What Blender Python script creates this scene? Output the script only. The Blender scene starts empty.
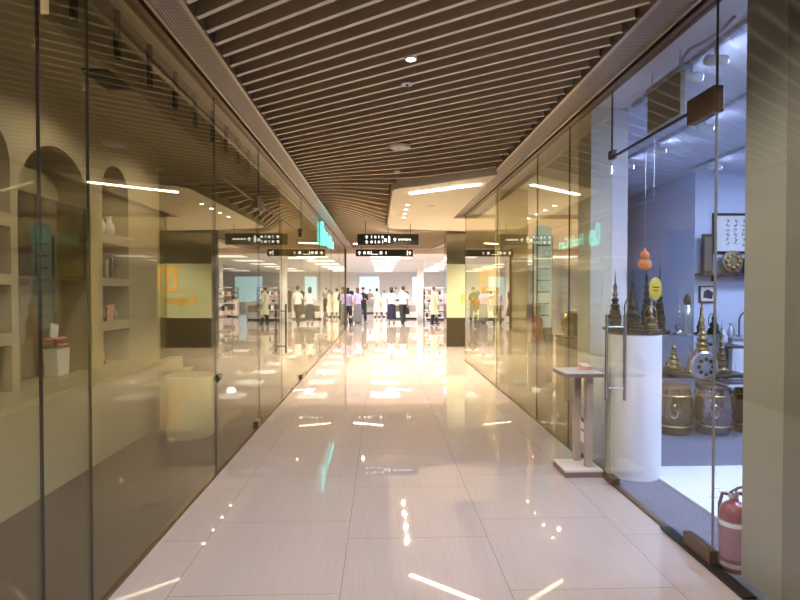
import bpy, bmesh, math, random
from mathutils import Vector, Matrix
random.seed(7)
C = bpy.context.scene.collection
PI = math.pi
EYE = 1.6
# ---------------------------------------------------------------- layout helpers
def YW(px, X):          # distance along the corridor of a point on a plane X = const
    d = X*553/(px-381.0)
    return d*(1-.0343*(px-400)/553)
# ---------------------------------------------------------------- materials
M = {}
def nd(nt, t, **k):
    n = nt.nodes.new(t)
    for a, b in k.items():
        if a in n.inputs: n.inputs[a].default_value = b
        else: setattr(n, a, b)
    return n
def mat(name, col, rough=.5, metal=0, var=.12, scale=6, emit=0, ecol=None, coat=0, stretch=None, bump=0, spec=.5):
    m = bpy.data.materials.new(name); m.use_nodes = True; nt = m.node_tree
    b = nt.nodes['Principled BSDF']
    b.inputs['Roughness'].default_value = rough; b.inputs['Metallic'].default_value = metal
    b.inputs['Specular IOR Level'].default_value = spec
    if coat: b.inputs['Coat Weight'].default_value = coat
    tc = nd(nt, 'ShaderNodeTexCoord'); mp = nd(nt, 'ShaderNodeMapping')
    if stretch: mp.inputs['Scale'].default_value = stretch
    nz = nd(nt, 'ShaderNodeTexNoise'); nz.inputs['Scale'].default_value = scale; nz.inputs['Detail'].default_value = 4
    nt.links.new(tc.outputs['Object'], mp.inputs[0]); nt.links.new(mp.outputs[0], nz.inputs['Vector'])
    mx = nd(nt, 'ShaderNodeMix'); mx.data_type = 'RGBA'
    mx.inputs[6].default_value = (*[c*(1-var) for c in col], 1)
    mx.inputs[7].default_value = (*[min(1, c*(1+var)) for c in col], 1)
    nt.links.new(nz.outputs['Fac'], mx.inputs[0]); nt.links.new(mx.outputs[2], b.inputs['Base Color'])
    if emit:
        b.inputs['Emission Color'].default_value = (*(ecol or col), 1); b.inputs['Emission Strength'].default_value = emit
    if bump:
        bp = nd(nt, 'ShaderNodeBump'); bp.inputs['Strength'].default_value = bump; bp.inputs['Distance'].default_value = .01
        nt.links.new(nz.outputs['Fac'], bp.inputs['Height']); nt.links.new(bp.outputs[0], b.inputs['Normal'])
    M[name] = m
    return m
def glass_mat(name, tint, ior=1.62, rough=0.0, refl=(.96, .96, .94)):
    m = bpy.data.materials.new(name); m.use_nodes = True; nt = m.node_tree
    nt.nodes.clear()
    out = nd(nt, 'ShaderNodeOutputMaterial')
    tr = nd(nt, 'ShaderNodeBsdfTransparent'); tr.inputs[0].default_value = (*tint, 1)
    gl = nd(nt, 'ShaderNodeBsdfGlossy'); gl.inputs['Roughness'].default_value = rough
    gl.inputs[0].default_value = (*refl, 1)
    ge = nd(nt, 'ShaderNodeNewGeometry')
    mr = nd(nt, 'ShaderNodeMapRange'); mr.inputs['To Min'].default_value = ior; mr.inputs['To Max'].default_value = 1/ior
    fr = nd(nt, 'ShaderNodeFresnel'); mx = nd(nt, 'ShaderNodeMixShader')
    L = nt.links.new
    L(ge.outputs['Backfacing'], mr.inputs['Value']); L(mr.outputs[0], fr.inputs['IOR'])
    L(fr.outputs[0], mx.inputs[0]); L(tr.outputs[0], mx.inputs[1]); L(gl.outputs[0], mx.inputs[2]); L(mx.outputs[0], out.inputs[0])
    M[name] = m
glass_mat('glass_olive', (.90, .90, .81), ior=1.56, refl=(.93, .93, .82))
glass_mat('glass_clear', (.955, .965, .97), ior=1.5)
mat('cream_plaster', (.80, .72, .56), .75, var=.03)
mat('gypsum', (.95, .89, .77), .7, var=.02)
mat('plenum', (.06, .045, .03), .9)
mat('slat', (.50, .39, .27), .5, var=.08, scale=12, spec=.3)
mat('slat_edge', (.92, .84, .70), .5, var=.03, scale=12, spec=.3)  # slat undersides: light bounced off the floor is put into this paler colour
mat('fascia_dark', (.035, .03, .026), .35)
mat('alu', (.52, .46, .42), .28, .85, var=.05)
mat('bronze_trim', (.16, .10, .06), .35, .6)
mat('steel', (.62, .6, .57), .22, 1, var=.03)
mat('dark_steel', (.10, .095, .09), .3, .8)
mat('black', (.012, .012, .012), .35)
mat('screen', (.01, .01, .01), .12, spec=.15)
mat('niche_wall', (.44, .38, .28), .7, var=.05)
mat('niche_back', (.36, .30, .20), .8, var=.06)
mat('valance', (.30, .19, .105), .5, var=.15, stretch=(1, 1, 4))
mat('wood_floor', (.05, .028, .012), .4, var=.35, scale=5, stretch=(9, .8, 1))
mat('white', (.86, .87, .9), .55, var=.02)
mat('white_gloss', (.85, .85, .84), .2, var=.02)
mat('shop_wall', (.66, .72, .86), .7, var=.03)
mat('shop_ceiling', (.80, .83, .92), .7, var=.02)
mat('carpet', (.17, .185, .25), .95, var=.35, scale=60, bump=.5)
mat('mat_white', (.84, .87, .93), .5, var=.03)
mat('column_olive', (.34, .32, .235), .35, var=.04, scale=2)
mat('column_cream', (.78, .66, .34), .5, var=.05)
mat('brown_wall', (.17, .13, .085), .6, var=.2)
mat('dim_wall', (.20, .18, .13), .5, var=.15)
mat('granite', (.045, .036, .022), .45, var=.5, scale=20, spec=.15)
mat('mirror_olive', (.30, .29, .22), .12, .8, var=.1)
mat('panel_yellow', (.38, .42, .29), .35, var=.05, emit=.06, ecol=(.78, .80, .36))
mat('orange', (.62, .34, .06), .5, emit=.12, ecol=(.9, .5, .08))
mat('stand_wood', (.42, .34, .29), .35, var=.1, stretch=(1, 1, 8))
mat('stand_top', (.62, .57, .56), .3, var=.05)
mat('stand_edge', (.20, .15, .12), .4)
mat('paper', (.82, .80, .76), .6)
mat('red', (.26, .012, .025), .3, coat=.5, var=.06)
mat('ext_label', (.34, .12, .17), .5, var=.15)
mat('red_bright', (.75, .10, .05), .4)
mat('gourd', (.85, .25, .08), .35)
mat('yellow_plate', (.72, .55, .06), .4)
mat('gold', (.62, .45, .20), .28, 1, var=.3, scale=25)
mat('old_gold', (.36, .27, .15), .38, .9, var=.5, scale=30, bump=.4)
mat('bronze_dark', (.028, .027, .018), .5, .3, var=.6, scale=40, bump=.5)
mat('silver', (.62, .62, .64), .3, .95, var=.3, scale=30)
mat('dark_brown', (.06, .022, .014), .5)
mat('barrel_gold', (.30, .22, .11), .2, 1, var=.5, scale=14, bump=.6)
mat('barrel_silver', (.30, .29, .30), .2, 1, var=.5, scale=14, bump=.6)
mat('pink', (.75, .35, .33), .7)
mat('leaf', (.10, .17, .07), .6)
mat('teal', (.1, .9, .85), .4, emit=1.35, ecol=(.20, .92, .88))
mat('lamp_warm', (1, .93, .82), .4, emit=26, ecol=(1, .86, .68))
mat('lamp_white', (1, 1, 1), .4, emit=14, ecol=(1, .97, .93))
mat('lamp_store', (1, 1, 1), .4, emit=1.7, ecol=(1, .97, .93))
mat('lamp_spot', (1, 1, 1), .4, emit=40, ecol=(1, .95, .88))
mat('lamp_blue', (1, 1, 1), .4, emit=80, ecol=(.52, .64, 1))
mat('lamp_shelf', (1, .8, .5), .4, emit=3, ecol=(1, .66, .36))
mat('screen_blue', (.5, .66, .72), .3, emit=.4, ecol=(.55, .80, .90))
mat('light_blue_ad', (.55, .78, .9), .3, emit=1.0, ecol=(.55, .82, .95))
mat('store_white', (.9, .87, .84), .6, var=.02)
mat('store_pink', (.80, .66, .60), .6, var=.03)
mat('store_grey', (.42, .42, .44), .5, var=.2)
mat('skin', (.62, .40, .28), .5, var=.03)
mat('hair', (.018, .013, .011), .45)
mat('hair_brown', (.11, .07, .06), .45)
mat('lavender', (.42, .38, .66), .8)
mat('white_cloth', (.78, .76, .76), .85)
mat('cream_cloth', (.80, .70, .55), .85)
mat('black_cloth', (.022, .022, .03), .85)
mat('grey_cloth', (.16, .16, .18), .85)
mat('navy_cloth', (.02, .018, .05), .85)
mat('green_cloth', (.50, .54, .38), .85)
mat('shoe_black', (.015, .013, .012), .4)
mat('sign_text', (.9, .9, .88), .4, emit=1.6, ecol=(1, 1, .95))
mat('grille', (.05, .05, .045), .5)
# polished floor: tiles, joints, fine diagonal grain
def floor_mat():
    m = bpy.data.materials.new('polished_tiles'); m.use_nodes = True; nt = m.node_tree; L = nt.links.new
    b = nt.nodes['Principled BSDF']
    tc = nd(nt, 'ShaderNodeTexCoord'); sp = nd(nt, 'ShaderNodeSeparateXYZ'); cb = nd(nt, 'ShaderNodeCombineXYZ')
    L(tc.outputs['Object'], sp.inputs[0])
    ax = nd(nt, 'ShaderNodeMath', operation='ADD'); ax.inputs[1].default_value = -.686+90
    ay = nd(nt, 'ShaderNodeMath', operation='ADD'); ay.inputs[1].default_value = -3.54+92
    L(sp.outputs['X'], ax.inputs[0]); L(sp.outputs['Y'], ay.inputs[0]); L(ay.outputs[0], cb.inputs[0]); L(ax.outputs[0], cb.inputs[1])
    br = nd(nt, 'ShaderNodeTexBrick'); br.offset = .70; br.offset_frequency = 2; br.squash = 1
    br.inputs['Scale'].default_value = 1; br.inputs['Brick Width'].default_value = .92; br.inputs['Row Height'].default_value = .9
    br.inputs['Mortar Size'].default_value = .002; br.inputs['Mortar Smooth'].default_value = .1; br.inputs['Bias'].default_value = 0
    br.inputs['Color1'].default_value = (.46, .395, .38, 1); br.inputs['Color2'].default_value = (.445, .38, .365, 1)
    br.inputs['Mortar'].default_value = (.24, .19, .165, 1)
    L(cb.outputs[0], br.inputs['Vector'])
    mp = nd(nt, 'ShaderNodeMapping'); mp.inputs['Rotation'].default_value = (0, 0, .5); mp.inputs['Scale'].default_value = (90, 2.5, 1)
    nz = nd(nt, 'ShaderNodeTexNoise'); nz.inputs['Scale'].default_value = 1; nz.inputs['Detail'].default_value = 3
    L(tc.outputs['Object'], mp.inputs[0]); L(mp.outputs[0], nz.inputs['Vector'])
    mr = nd(nt, 'ShaderNodeMapRange'); mr.inputs['From Min'].default_value = .3; mr.inputs['From Max'].default_value = .7
    mr.inputs['To Min'].default_value = .95; mr.inputs['To Max'].default_value = 1.04
    L(nz.outputs['Fac'], mr.inputs['Value'])
    vm = nd(nt, 'ShaderNodeVectorMath', operation='SCALE'); L(br.outputs['Color'], vm.inputs[0]); L(mr.outputs[0], vm.inputs['Scale'])
    L(vm.outputs[0], b.inputs['Base Color'])
    b.inputs['Roughness'].default_value = .02; b.inputs['IOR'].default_value = 1.65
    n2 = nd(nt, 'ShaderNodeTexNoise'); n2.inputs['Scale'].default_value = 2.2; L(tc.outputs['Object'], n2.inputs['Vector'])
    bp = nd(nt, 'ShaderNodeBump'); bp.inputs['Strength'].default_value = .008; bp.inputs['Distance'].default_value = .01
    L(n2.outputs['Fac'], bp.inputs['Height']); L(bp.outputs[0], b.inputs['Normal'])
    M['floor'] = m
floor_mat()
def perf_mat():
    m = bpy.data.materials.new('perforated_metal'); m.use_nodes = True; nt = m.node_tree; L = nt.links.new
    b = nt.nodes['Principled BSDF']; b.inputs['Roughness'].default_value = .4; b.inputs['Metallic'].default_value = .3
    tc = nd(nt, 'ShaderNodeTexCoord'); v = nd(nt, 'ShaderNodeTexVoronoi'); v.inputs['Scale'].default_value = 48; v.inputs['Randomness'].default_value = 0
    L(tc.outputs['Object'], v.inputs['Vector'])
    mr = nd(nt, 'ShaderNodeMapRange'); mr.inputs['From Min'].default_value = .30; mr.inputs['From Max'].default_value = .38
    L(v.outputs['Distance'], mr.inputs['Value'])
    mx = nd(nt, 'ShaderNodeMix'); mx.data_type = 'RGBA'; mx.inputs[6].default_value = (.05, .04, .037, 1); mx.inputs[7].default_value = (.40, .335, .32, 1)
    L(mr.outputs[0], mx.inputs[0]); L(mx.outputs[2], b.inputs['Base Color'])
    M['perf'] = m
perf_mat()
# ---------------------------------------------------------------- mesh builder
class MB:
    def __init__(s): s.bm = bmesh.new()
    def box(s, x0, x1, y0, y1, z0, z1, bev=0):
        r = bmesh.ops.create_cube(s.bm, size=1, matrix=Matrix.Translation(((x0+x1)/2, (y0+y1)/2, (z0+z1)/2)) @ Matrix.Diagonal((abs(x1-x0), abs(y1-y0), abs(z1-z0), 1)))
        if bev:
            es = list({e for v in r['verts'] for e in v.link_edges})
            bmesh.ops.bevel(s.bm, geom=es, offset=bev, segments=2, affect='EDGES', profile=.5)
        return s
    def obox(s, c, size, rotz=0, rotx=0, roty=0):
        bmesh.ops.create_cube(s.bm, size=1, matrix=Matrix.Translation(c) @ Matrix.Rotation(rotz, 4, 'Z') @ Matrix.Rotation(roty, 4, 'Y') @ Matrix.Rotation(rotx, 4, 'X') @ Matrix.Diagonal((*size, 1)))
        return s
    def lathe(s, prof, c=(0, 0, 0), seg=20, sx=1, sy=1, axis='Z', caps=True):
        rings = []
        for r, z in prof:
            ring = []
            for k in range(seg):
                a = 2*PI*k/seg; p = (r*math.cos(a)*sx, r*math.sin(a)*sy, z)
                if axis == 'X': p = (p[2], p[0], p[1])
                if axis == 'Y': p = (p[0], p[2], p[1])
                ring.append(s.bm.verts.new((c[0]+p[0], c[1]+p[1], c[2]+p[2])))
            rings.append(ring)
        for a, b in zip(rings, rings[1:]):
            for k in range(seg): s.bm.faces.new((a[k], a[(k+1) % seg], b[(k+1) % seg], b[k]))
        if caps:
            s.bm.faces.new(rings[0][::-1]); s.bm.faces.new(rings[-1])
        return s
    def tube(s, pts, r, seg=8):
        pts = [Vector(p) for p in pts]; rings = []; rr = r if isinstance(r, (list, tuple)) else [r]*len(pts)
        up = Vector((0, 0, 1))
        for i, p in enumerate(pts):
            t = (pts[min(i+1, len(pts)-1)]-pts[max(i-1, 0)]).normalized()
            a = t.cross(up)
            if a.length < .05: a = t.cross(Vector((0, 1, 0)))
            a.normalize(); b = t.cross(a)
            rings.append([s.bm.verts.new(p+(a*math.cos(2*PI*k/seg)+b*math.sin(2*PI*k/seg))*rr[i]) for k in range(seg)])
        for a, b in zip(rings, rings[1:]):
            for k in range(seg): s.bm.faces.new((a[k], a[(k+1) % seg], b[(k+1) % seg], b[k]))
        s.bm.faces.new(rings[0][::-1]); s.bm.faces.new(rings[-1])
        return s
    def prism(s, pts, a, b, axis='X'):      # polygon extruded along an axis; pts are the two other coordinates
        def P(u, v, w): return {'X': (w, u, v), 'Y': (u, w, v), 'Z': (u, v, w)}[axis]
        A = [s.bm.verts.new(P(u, v, a)) for u, v in pts]; B = [s.bm.verts.new(P(u, v, b)) for u, v in pts]
        s.bm.faces.new(A[::-1]); s.bm.faces.new(B)
        for k in range(len(pts)):
            j = (k+1) % len(pts); s.bm.faces.new((A[k], A[j], B[j], B[k]))
        return s
    def ball(s, c, r, sc=(1, 1, 1), seg=14):
        bmesh.ops.create_uvsphere(s.bm, u_segments=seg, v_segments=seg//2+2, radius=r, matrix=Matrix.Translation(c) @ Matrix.Diagonal((*sc, 1)))
        return s
    def build(s, name, m, parent=None, smooth=False, label=None, **kw):
        bmesh.ops.recalc_face_normals(s.bm, faces=s.bm.faces)
        me = bpy.data.meshes.new(name); s.bm.to_mesh(me); s.bm.free()
        me.materials.append(M[m] if isinstance(m, str) else m)
        if smooth:
            for p in me.polygons: p.use_smooth = True
            try: me.set_sharp_from_angle(angle=math.radians(40))
            except Exception: pass
        o = bpy.data.objects.new(name, me); C.objects.link(o)
        if parent: o.parent = parent
        if label: o['label'] = label
        for k, v in kw.items(): o[k] = v
        return o
def struct(mb, name, m, parent=None, smooth=False):
    o = mb.build(name, m, parent, smooth)
    if not parent: o['kind'] = 'structure'
    return o
def recenter(o):                           # puts the origin of a one-mesh thing at its base
    vs = [v.co for v in o.data.vertices]
    c = Vector(((min(v.x for v in vs)+max(v.x for v in vs))/2, (min(v.y for v in vs)+max(v.y for v in vs))/2, min(v.z for v in vs)))
    o.data.transform(Matrix.Translation(-c)); o.location = c
    return o
def thing(name, label, cat, loc=(0, 0, 0), rotz=0, group=None):
    o = bpy.data.objects.new(name, None); C.objects.link(o); o.empty_display_size = .1
    o.location = loc; o.rotation_euler = (0, 0, rotz); o['label'] = label; o['category'] = cat
    if group: o['group'] = group
    return o
def tag(o, label, cat, group=None):
    o['label'] = label; o['category'] = cat
    if group: o['group'] = group
    return o
def dup(root, loc, rotz=0, label=None, scale=None, group=None):
    r = root.copy(); C.objects.link(r); r.location = loc; r.rotation_euler = (0, 0, rotz)
    if label: r['label'] = label
    if scale: r.scale = (scale,)*3
    if group: r['group'] = group
    for ch in list(root.children):
        c = ch.copy(); C.objects.link(c); c.parent = r
        for g in ch.children:
            d = g.copy(); C.objects.link(d); d.parent = c
    return r
def text_mesh(s, size, depth=.004, name='lettering', mat_='sign_text', parent=None, bold=0):
    cu = bpy.data.curves.new('t', 'FONT'); cu.body = s; cu.size = size; cu.extrude = depth; cu.offset = bold; cu.resolution_u = 3
    cu.align_x = 'CENTER'; cu.align_y = 'CENTER'
    o = bpy.data.objects.new('t', cu); C.objects.link(o); bpy.context.view_layer.update()
    me = bpy.data.meshes.new_from_object(o.evaluated_get(bpy.context.evaluated_depsgraph_get()))
    bpy.data.objects.remove(o)
    me.materials.clear(); me.materials.append(M[mat_])
    r = bpy.data.objects.new(name, me); C.objects.link(r)
    if parent: r.parent = parent
    return r
XL, XR, ZC, ZG = -1.43, 1.91, 3.30, 3.22
# ================================================================ SETTING
struct(MB().box(-12, 14, -4, 50, -.2, 0), 'floor', 'floor')
struct(MB().box(-4.6, XL-.02, -3.5, 9.2, 0, .006), 'floor', 'wood_floor')
struct(MB().box(XR+.03, 9, -3.5, 5.46, 0, .006), 'floor', 'carpet')
struct(MB().prism([(XR+.42, 5.46), (9, 5.46), (9, 9), (5.2, 10.6), (4.62, 10.6)], 0, .006, 'Z'), 'floor', 'carpet')
# rear end of the corridor, out of view
struct(MB().box(-5, 9, -4.1, -4, 0, 3.9), 'wall_back', 'cream_plaster')
# plenum above the slats
struct(MB().box(-1.6, 4, -4, 24, 3.75, 3.8), 'ceiling', 'plenum')
struct(MB().box(-1.6, -1.14, -4, 23, ZC+.15, 3.75), 'trim_1', 'plenum')
struct(MB().box(1.66, 1.95, -4, 12.5, ZC+.15, 3.75), 'trim_2', 'plenum')
# gypsum field
def arc(cx, cy, r, a0, a1, n=8):
    return [(cx+r*math.cos(math.radians(a0+(a1-a0)*k/n)), cy+r*math.sin(math.radians(a0+(a1-a0)*k/n))) for k in range(n+1)]
GY = [(1.63, 7.75)] + [(.62, 8.62)] + arc(.55, 9.1, .36, 235, 180, 5) + [(.17, 12)] + arc(.55, 14.3, .40, 180, 105, 6) + [(2.6, 15.3), (9, 15.3), (9, 12.5), (1.63, 12.5)]
def inside(x, y, poly=GY):
    c = False; n = len(poly)
    for i in range(n):
        x0, y0 = poly[i]; x1, y1 = poly[(i+1) % n]
        if (y0 > y) != (y1 > y) and x < (x1-x0)*(y-y0)/(y1-y0)+x0: c = not c
    return c
struct(MB().prism(GY, ZG, ZG+.30, 'Z'), 'ceiling', 'gypsum')
# slats
def slat_y(u, y0):
    s = 2.3 if y0 < 12 else 4.0
    A = 3.5*math.exp(-((y0-12)/s)**2)
    return y0-.72*u+A*1.4*(lambda q: q*q*(3-2*q))(min(u/1.95, 1))
sl = MB(); TH, HH = .016, .11
k = 0; y0 = -3
while y0 < 26:
    run = []
    def flush():
        if len(run) < 2: return
        vs = []
        for i, (x, y) in enumerate(run):
            a = run[max(i-1, 0)]; b = run[min(i+1, len(run)-1)]
            t = Vector((b[0]-a[0], b[1]-a[1], 0)).normalized(); n = Vector((-t.y, t.x, 0))*TH
            vs.append([sl.bm.verts.new((x-n.x, y-n.y, ZC)), sl.bm.verts.new((x+n.x, y+n.y, ZC)), sl.bm.verts.new((x+n.x, y+n.y, ZC+HH)), sl.bm.verts.new((x-n.x, y-n.y, ZC+HH))])
        for a, b in zip(vs, vs[1:]):
            for q in range(4): sl.bm.faces.new((a[q], a[(q+1) % 4], b[(q+1) % 4], b[q]))
        sl.bm.faces.new(vs[0][::-1]); sl.bm.faces.new(vs[-1])
    u = 0
    while u < 4.2:
        x = -1.16+u; y = slat_y(u, y0)
        ok = -3.9 < y < 22.6 and not inside(x, y) and (x < 1.60 or y > 15.2) and x < 2.9
        if ok: run.append((x, y))
        else:
            flush(); run = []
        u += .05
    flush(); y0 += .187+.11*max(0, min(1, (y0-8)/2))+.10*max(0, min(1, (y0-10.5)/2))
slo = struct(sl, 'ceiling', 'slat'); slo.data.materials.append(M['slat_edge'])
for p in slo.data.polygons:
    if abs(p.normal.z) > .9 and p.center.z < ZC+.01: p.material_index = 1  # bottom faces take the bounce-lit colour
struct(MB().box(-1.6, 3.2, -4, -3.95, ZC, 3.8).box(-1.6, 3.2, 22.6, 22.75, 3.08, 3.8), 'trim_3', 'store_pink')
# perforated strips + glass head channels
def strip(n, xi, xo, y0, y1):
    s = 1 if xo > xi else -1
    r = struct(MB().box(xi, xo-s*.05, y0, y1, ZC-.01, ZC+.02), 'trim_%d' % n, 'perf')
    struct(MB().box(xi-s*.022, xi+s*.006, y0, y1, ZC-.03, ZC+.14).box(xo-s*.055, xo-s*.035, y0, y1, ZC-.035, ZC+.03), 'metal_edge', 'alu', r)
    struct(MB().box(xo-s*.034, xo-s*.012, y0, y1, ZC-.005, ZC+.03), 'shadow_gap', 'black', r)
    return r
strip(4, -1.165, XL+.03, -3.9, 22.3)
strip(5, 1.62, XR-.03, -3.9, 12.5)
struct(MB().box(XL-.035, XL+.045, -3.9, 22.3, ZC-.05, ZC+.1), 'trim_6', 'bronze_trim')
struct(MB().box(XR-.045, XR+.035, -3.9, 12.5, ZC-.05, ZC+.1), 'trim_7', 'bronze_trim')
# diagonal perforated strip beyond the gypsum field
p0, p1 = Vector((2.72, 15.3, 0)), Vector((2.15, 22.5, 0)); dv = p1-p0
o = struct(MB().obox((0, 0, 0), (.26, dv.length, .03)), 'trim_8', 'perf'); o.location = (p0+p1)/2+Vector((0, 0, ZC-.03)); o.rotation_euler = (0, 0, math.atan2(dv.y, dv.x)-PI/2)
# floor channels under the glass
struct(MB().box(XL-.03, XL+.02, -3.9, 22.3, 0, .012), 'trim_9', 'bronze_trim')
struct(MB().box(XR-.02, XR+.03, -3.9, 12.5, 0, .012), 'trim_10', 'bronze_trim')
# ------------------------------------------------ glass walls
def pane(n, X, y0, y1, m, z0=.012, z1=ZC-.05, side='left'):
    g = .004
    w = struct(MB().box(X-.006, X+.006, y0+g, y1-g, z0, z1), 'window_%d' % n, m)
    struct(MB().box(X-.007, X+.007, y1-g*(.7 if X < 0 else .35), y1+g*(.7 if X < 0 else .35), z0, z1), 'joint', 'black', w)
    return w
YJ = [YW(x, XL) for x in (40, 89)]            # joints of the left wall
e1, e2 = YW(215, XL), YW(259, XL)
n = 1
for a, b in ((-3.8, .4), (.4, YJ[0]), (YJ[0], YJ[1]), (YJ[1], e1), (10.0, 13.0), (13.0, 16), (16, 19), (19, 22.2)):
    pane(n, XL, a, b, 'glass_olive'); n += 1
ytr, ytR = 2.62, 2.70
for a, b in ((e1, e2), (e2, 10.0)):
    pane(n, XL, a, b, 'glass_olive', z0=ytr); n += 1
yh = 7.95*1.007
for a, b in ((6.9*.99, yh), (yh, 10.0)): pass
dr = YW(611, XR); dh = YW(715, XR)
for a, b in ((dr, YW(569, XR)), (YW(569, XR), YW(537, XR)), (YW(537, XR), YW(497, XR)), (YW(497, XR), 12.45)):
    pane(n, XR, a, b, 'glass_olive'); n += 1
for a, b in ((-3.8, 1.0), (1.0, dh)):
    pane(n, XR, a, b, 'glass_clear'); n += 1
pane(n, XR, dh, dr, 'glass_clear', z0=ytR); n += 1
def ladder_handle(X, y, z0, z1, parent):
    h = MB()
    for s in (-1, 1): h.tube([(X+s*.075, y, z0), (X+s*.075, y, z1)], .014, 12)
    for z in (z0+.10, z1-.10): h.tube([(X-.075, y, z), (X+.075, y, z)], .009, 8)
    h.build('door_handle', 'steel', parent, smooth=True)
def glass_door(nm, X, y0, y1, m, handle_y=None, fit=True, hinge=None, lock=None):
    ytr = 2.62 if X < 0 else ytR; jw = .004 if X < 0 else .0025
    d = struct(MB().box(X-.006, X+.006, y0+.006, y1-.006, .02, ytr-.012), nm, m)
    struct(MB().box(X-.007, X+.007, y0-jw, y0+jw, .02, ytr), 'edge_seal', 'dark_steel' if X < 0 else 'silver', d)  # silver on the right door copies the bright reflection along its glass edge
    struct(MB().box(X-.008, X+.008, y0, y1, ytr-.014, ytr+.002), 'transom_seal', 'dark_steel', d)
    if handle_y: ladder_handle(X, handle_y, .70, 1.40, d)
    if hinge is not None:
        a, b = hinge
        MB().box(X-.03, X+.03, a, b, .02, .10, .004).build('floor_pivot', 'bronze_trim', d)
        MB().box(X-.03, X+.03, a, b, ytr-.09, ytr+.06, .004).build('top_pivot', 'bronze_trim', d)
    if lock: MB().box(X-.02, X+.02, lock, lock+.12, .80, .86, .004).tube([(X-.03, lock+.03, .83), (X+.03, lock+.03, .83)], .014).build('door_lock', 'dark_steel', d)
    return d
glass_door('door_1', XL, e1, e2, 'glass_olive', None, True, (e2-.20, e2-.02), e1+.02)
glass_door('door_2', XL, e2, yh, 'glass_olive', yh-.08, True, (e2+.02, e2+.18), None)
glass_door('door_3', XL, yh, 10.0, 'glass_olive', None, True, (9.8, 9.98), None)
glass_door('door_4', XR, dh, dr, 'glass_clear', dr-.10, True, (dh-.02, dh+.26), None)
MB().box(XR-.035, XR+.035, dr-.12, dr+.02, .012, .06, .003).build('floor_pivot', 'bronze_trim', bpy.data.objects['door_4'])
MB().box(XR-.02, XR+.02, dr-.05, dr+.03, ytR-.02, ytR+.05, .003).build('corner_clip', 'dark_steel', bpy.data.objects['door_4'])
struct(MB().box(XR-.05, XR+.02, dh-.35, dh+.5, .0125, .022), 'trim_11', 'black')
# end post of the left glass wall
tag(recenter(MB().box(XL-.04, XL+.04, 22.2, 22.3, 0, ZC-.05).build('metal_post', 'bronze_trim')), 'thin dark metal post ending the left glass wall', 'post')
# ================================================================ LEFT SHOP
XN = -2.75
nw = MB()
rows = [(.84, 1.19), (1.28, 1.64), (1.72, 2.07)]
TOPZ = ZC
def column(y0, y1, spring, shelves=True, base=.84):
    """fills the wall thickness between the openings of one niche column"""
    r = (y1-y0)/2; cy = (y0+y1)/2
    pts = [(y0, TOPZ), (y0, spring)]+[(cy-r*math.cos(PI*k/14), spring+r*math.sin(PI*k/14)) for k in range(1, 14)]+[(y1, spring), (y1, TOPZ)]
    nw.prism(pts, XN-.28, XN, 'X')
    nw.box(XN-.28, XN, y0, y1, 0, base)
    if shelves:
        for a, b in ((1.19, 1.28), (1.64, 1.72), (2.07, 2.17)): nw.box(XN-.28, XN, y0, y1, a, b)
cols = [(2.2, 3.3, 2.30, False), (3.60, YW(11.5, XN), 2.53, True), (YW(18.5, XN), YW(92, XN), 2.28, False), (YW(103, XN), YW(129, XN), 2.60, True)]
ends = []
for a, b, s, f in cols:
    column(a, b, s, f); ends.append((a, b))
yend = YW(160, XN)
prev = -3.5
for a, b in ends+[(yend, yend)]:
    if a > prev: nw.box(XN-.28, XN, prev, a, 0, TOPZ)
    prev = b
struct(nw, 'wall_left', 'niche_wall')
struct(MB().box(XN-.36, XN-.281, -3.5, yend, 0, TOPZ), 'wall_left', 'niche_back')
struct(MB().box(XN+.001, -2.6, -3.5, yend+.35, 0, .735, .006), 'trim_12', 'niche_wall')
struct(MB().box(-4.7, -4.6, -3.5, 22.3, 0, 3.4), 'wall_left', 'dim_wall')
struct(MB().box(-4.6, -1.66, 9.1, 9.2, .01, ZC), 'wall_left', 'dim_wall')
struct(MB().box(-4.6, -1.50, -3.9, 22.3, ZC, ZC+.08), 'ceiling', 'niche_wall')
v = struct(MB().box(-1.64, -1.60, 2.75, 7.2, 2.93, ZC), 'trim_13', 'valance')
for i in range(9):
    y = 2.95+.47*i
    MB().tube([(-1.597, y, 3.0), (-1.597, y, 3.28)], .028, 10).build('slot', 'black', v)
g = struct(MB().box(-2.30, -2.02, 4.35, 4.78, ZC-.02, ZC-.001), 'trim_14', 'grille')
for i in range(7): MB().box(-2.29, -2.03, 4.38+.055*i, 4.395+.055*i, ZC-.028, ZC-.019).build('blade', 'dark_steel', g)
# TV
t = thing('television', 'dark wall television hung in the big arched niche', 'television', (XN-.05, (YW(18.5, XN)+YW(92, XN))/2, 1.69))
hw = (YW(92, XN)-YW(18.5, XN))/2-.02
MB().box(-.02, .03, -hw, hw, 0, .68, .006).build('housing', 'black', t)
MB().box(.031, .034, -hw+.015, hw-.015, .02, .665).build('screen', 'screen', t)
# gift bag
t = thing('gift_bag', 'pale gift bag of pink flowers with white tag in arched niche', 'gift bag', (XN-.13, YW(71, XN), .842))
MB().prism([(-.08, 0), (.08, 0), (.10, .24), (-.10, .24)], -.06, .06, 'X').build('bag', 'paper', t)
for q in range(9):
    a = q*2.4; fm = MB(); c = (.05*math.cos(a), .10*math.sin(a)-.02, .27+.03*(q % 3))
    for w in range(5): fm.ball((c[0]+.018*math.cos(w*1.26), c[1]+.018*math.sin(w*1.26), c[2]), .02, (1, 1, .6), 8)
    fm.build('flower', 'pink', t, True)
MB().obox((.02, -.07, .40), (.01, .11, .12), 0, -.2).build('tag', 'white', t)
MB().tube([(.02, -.06, .25), (.02, -.07, .38)], .004).build('stick', 'leaf', t)
t = thing('cylindrical_plinth', 'low cream cylinder plinth standing on dark wood floor behind left glass', 'plinth', (-2.10, 6.15, .006))
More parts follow.
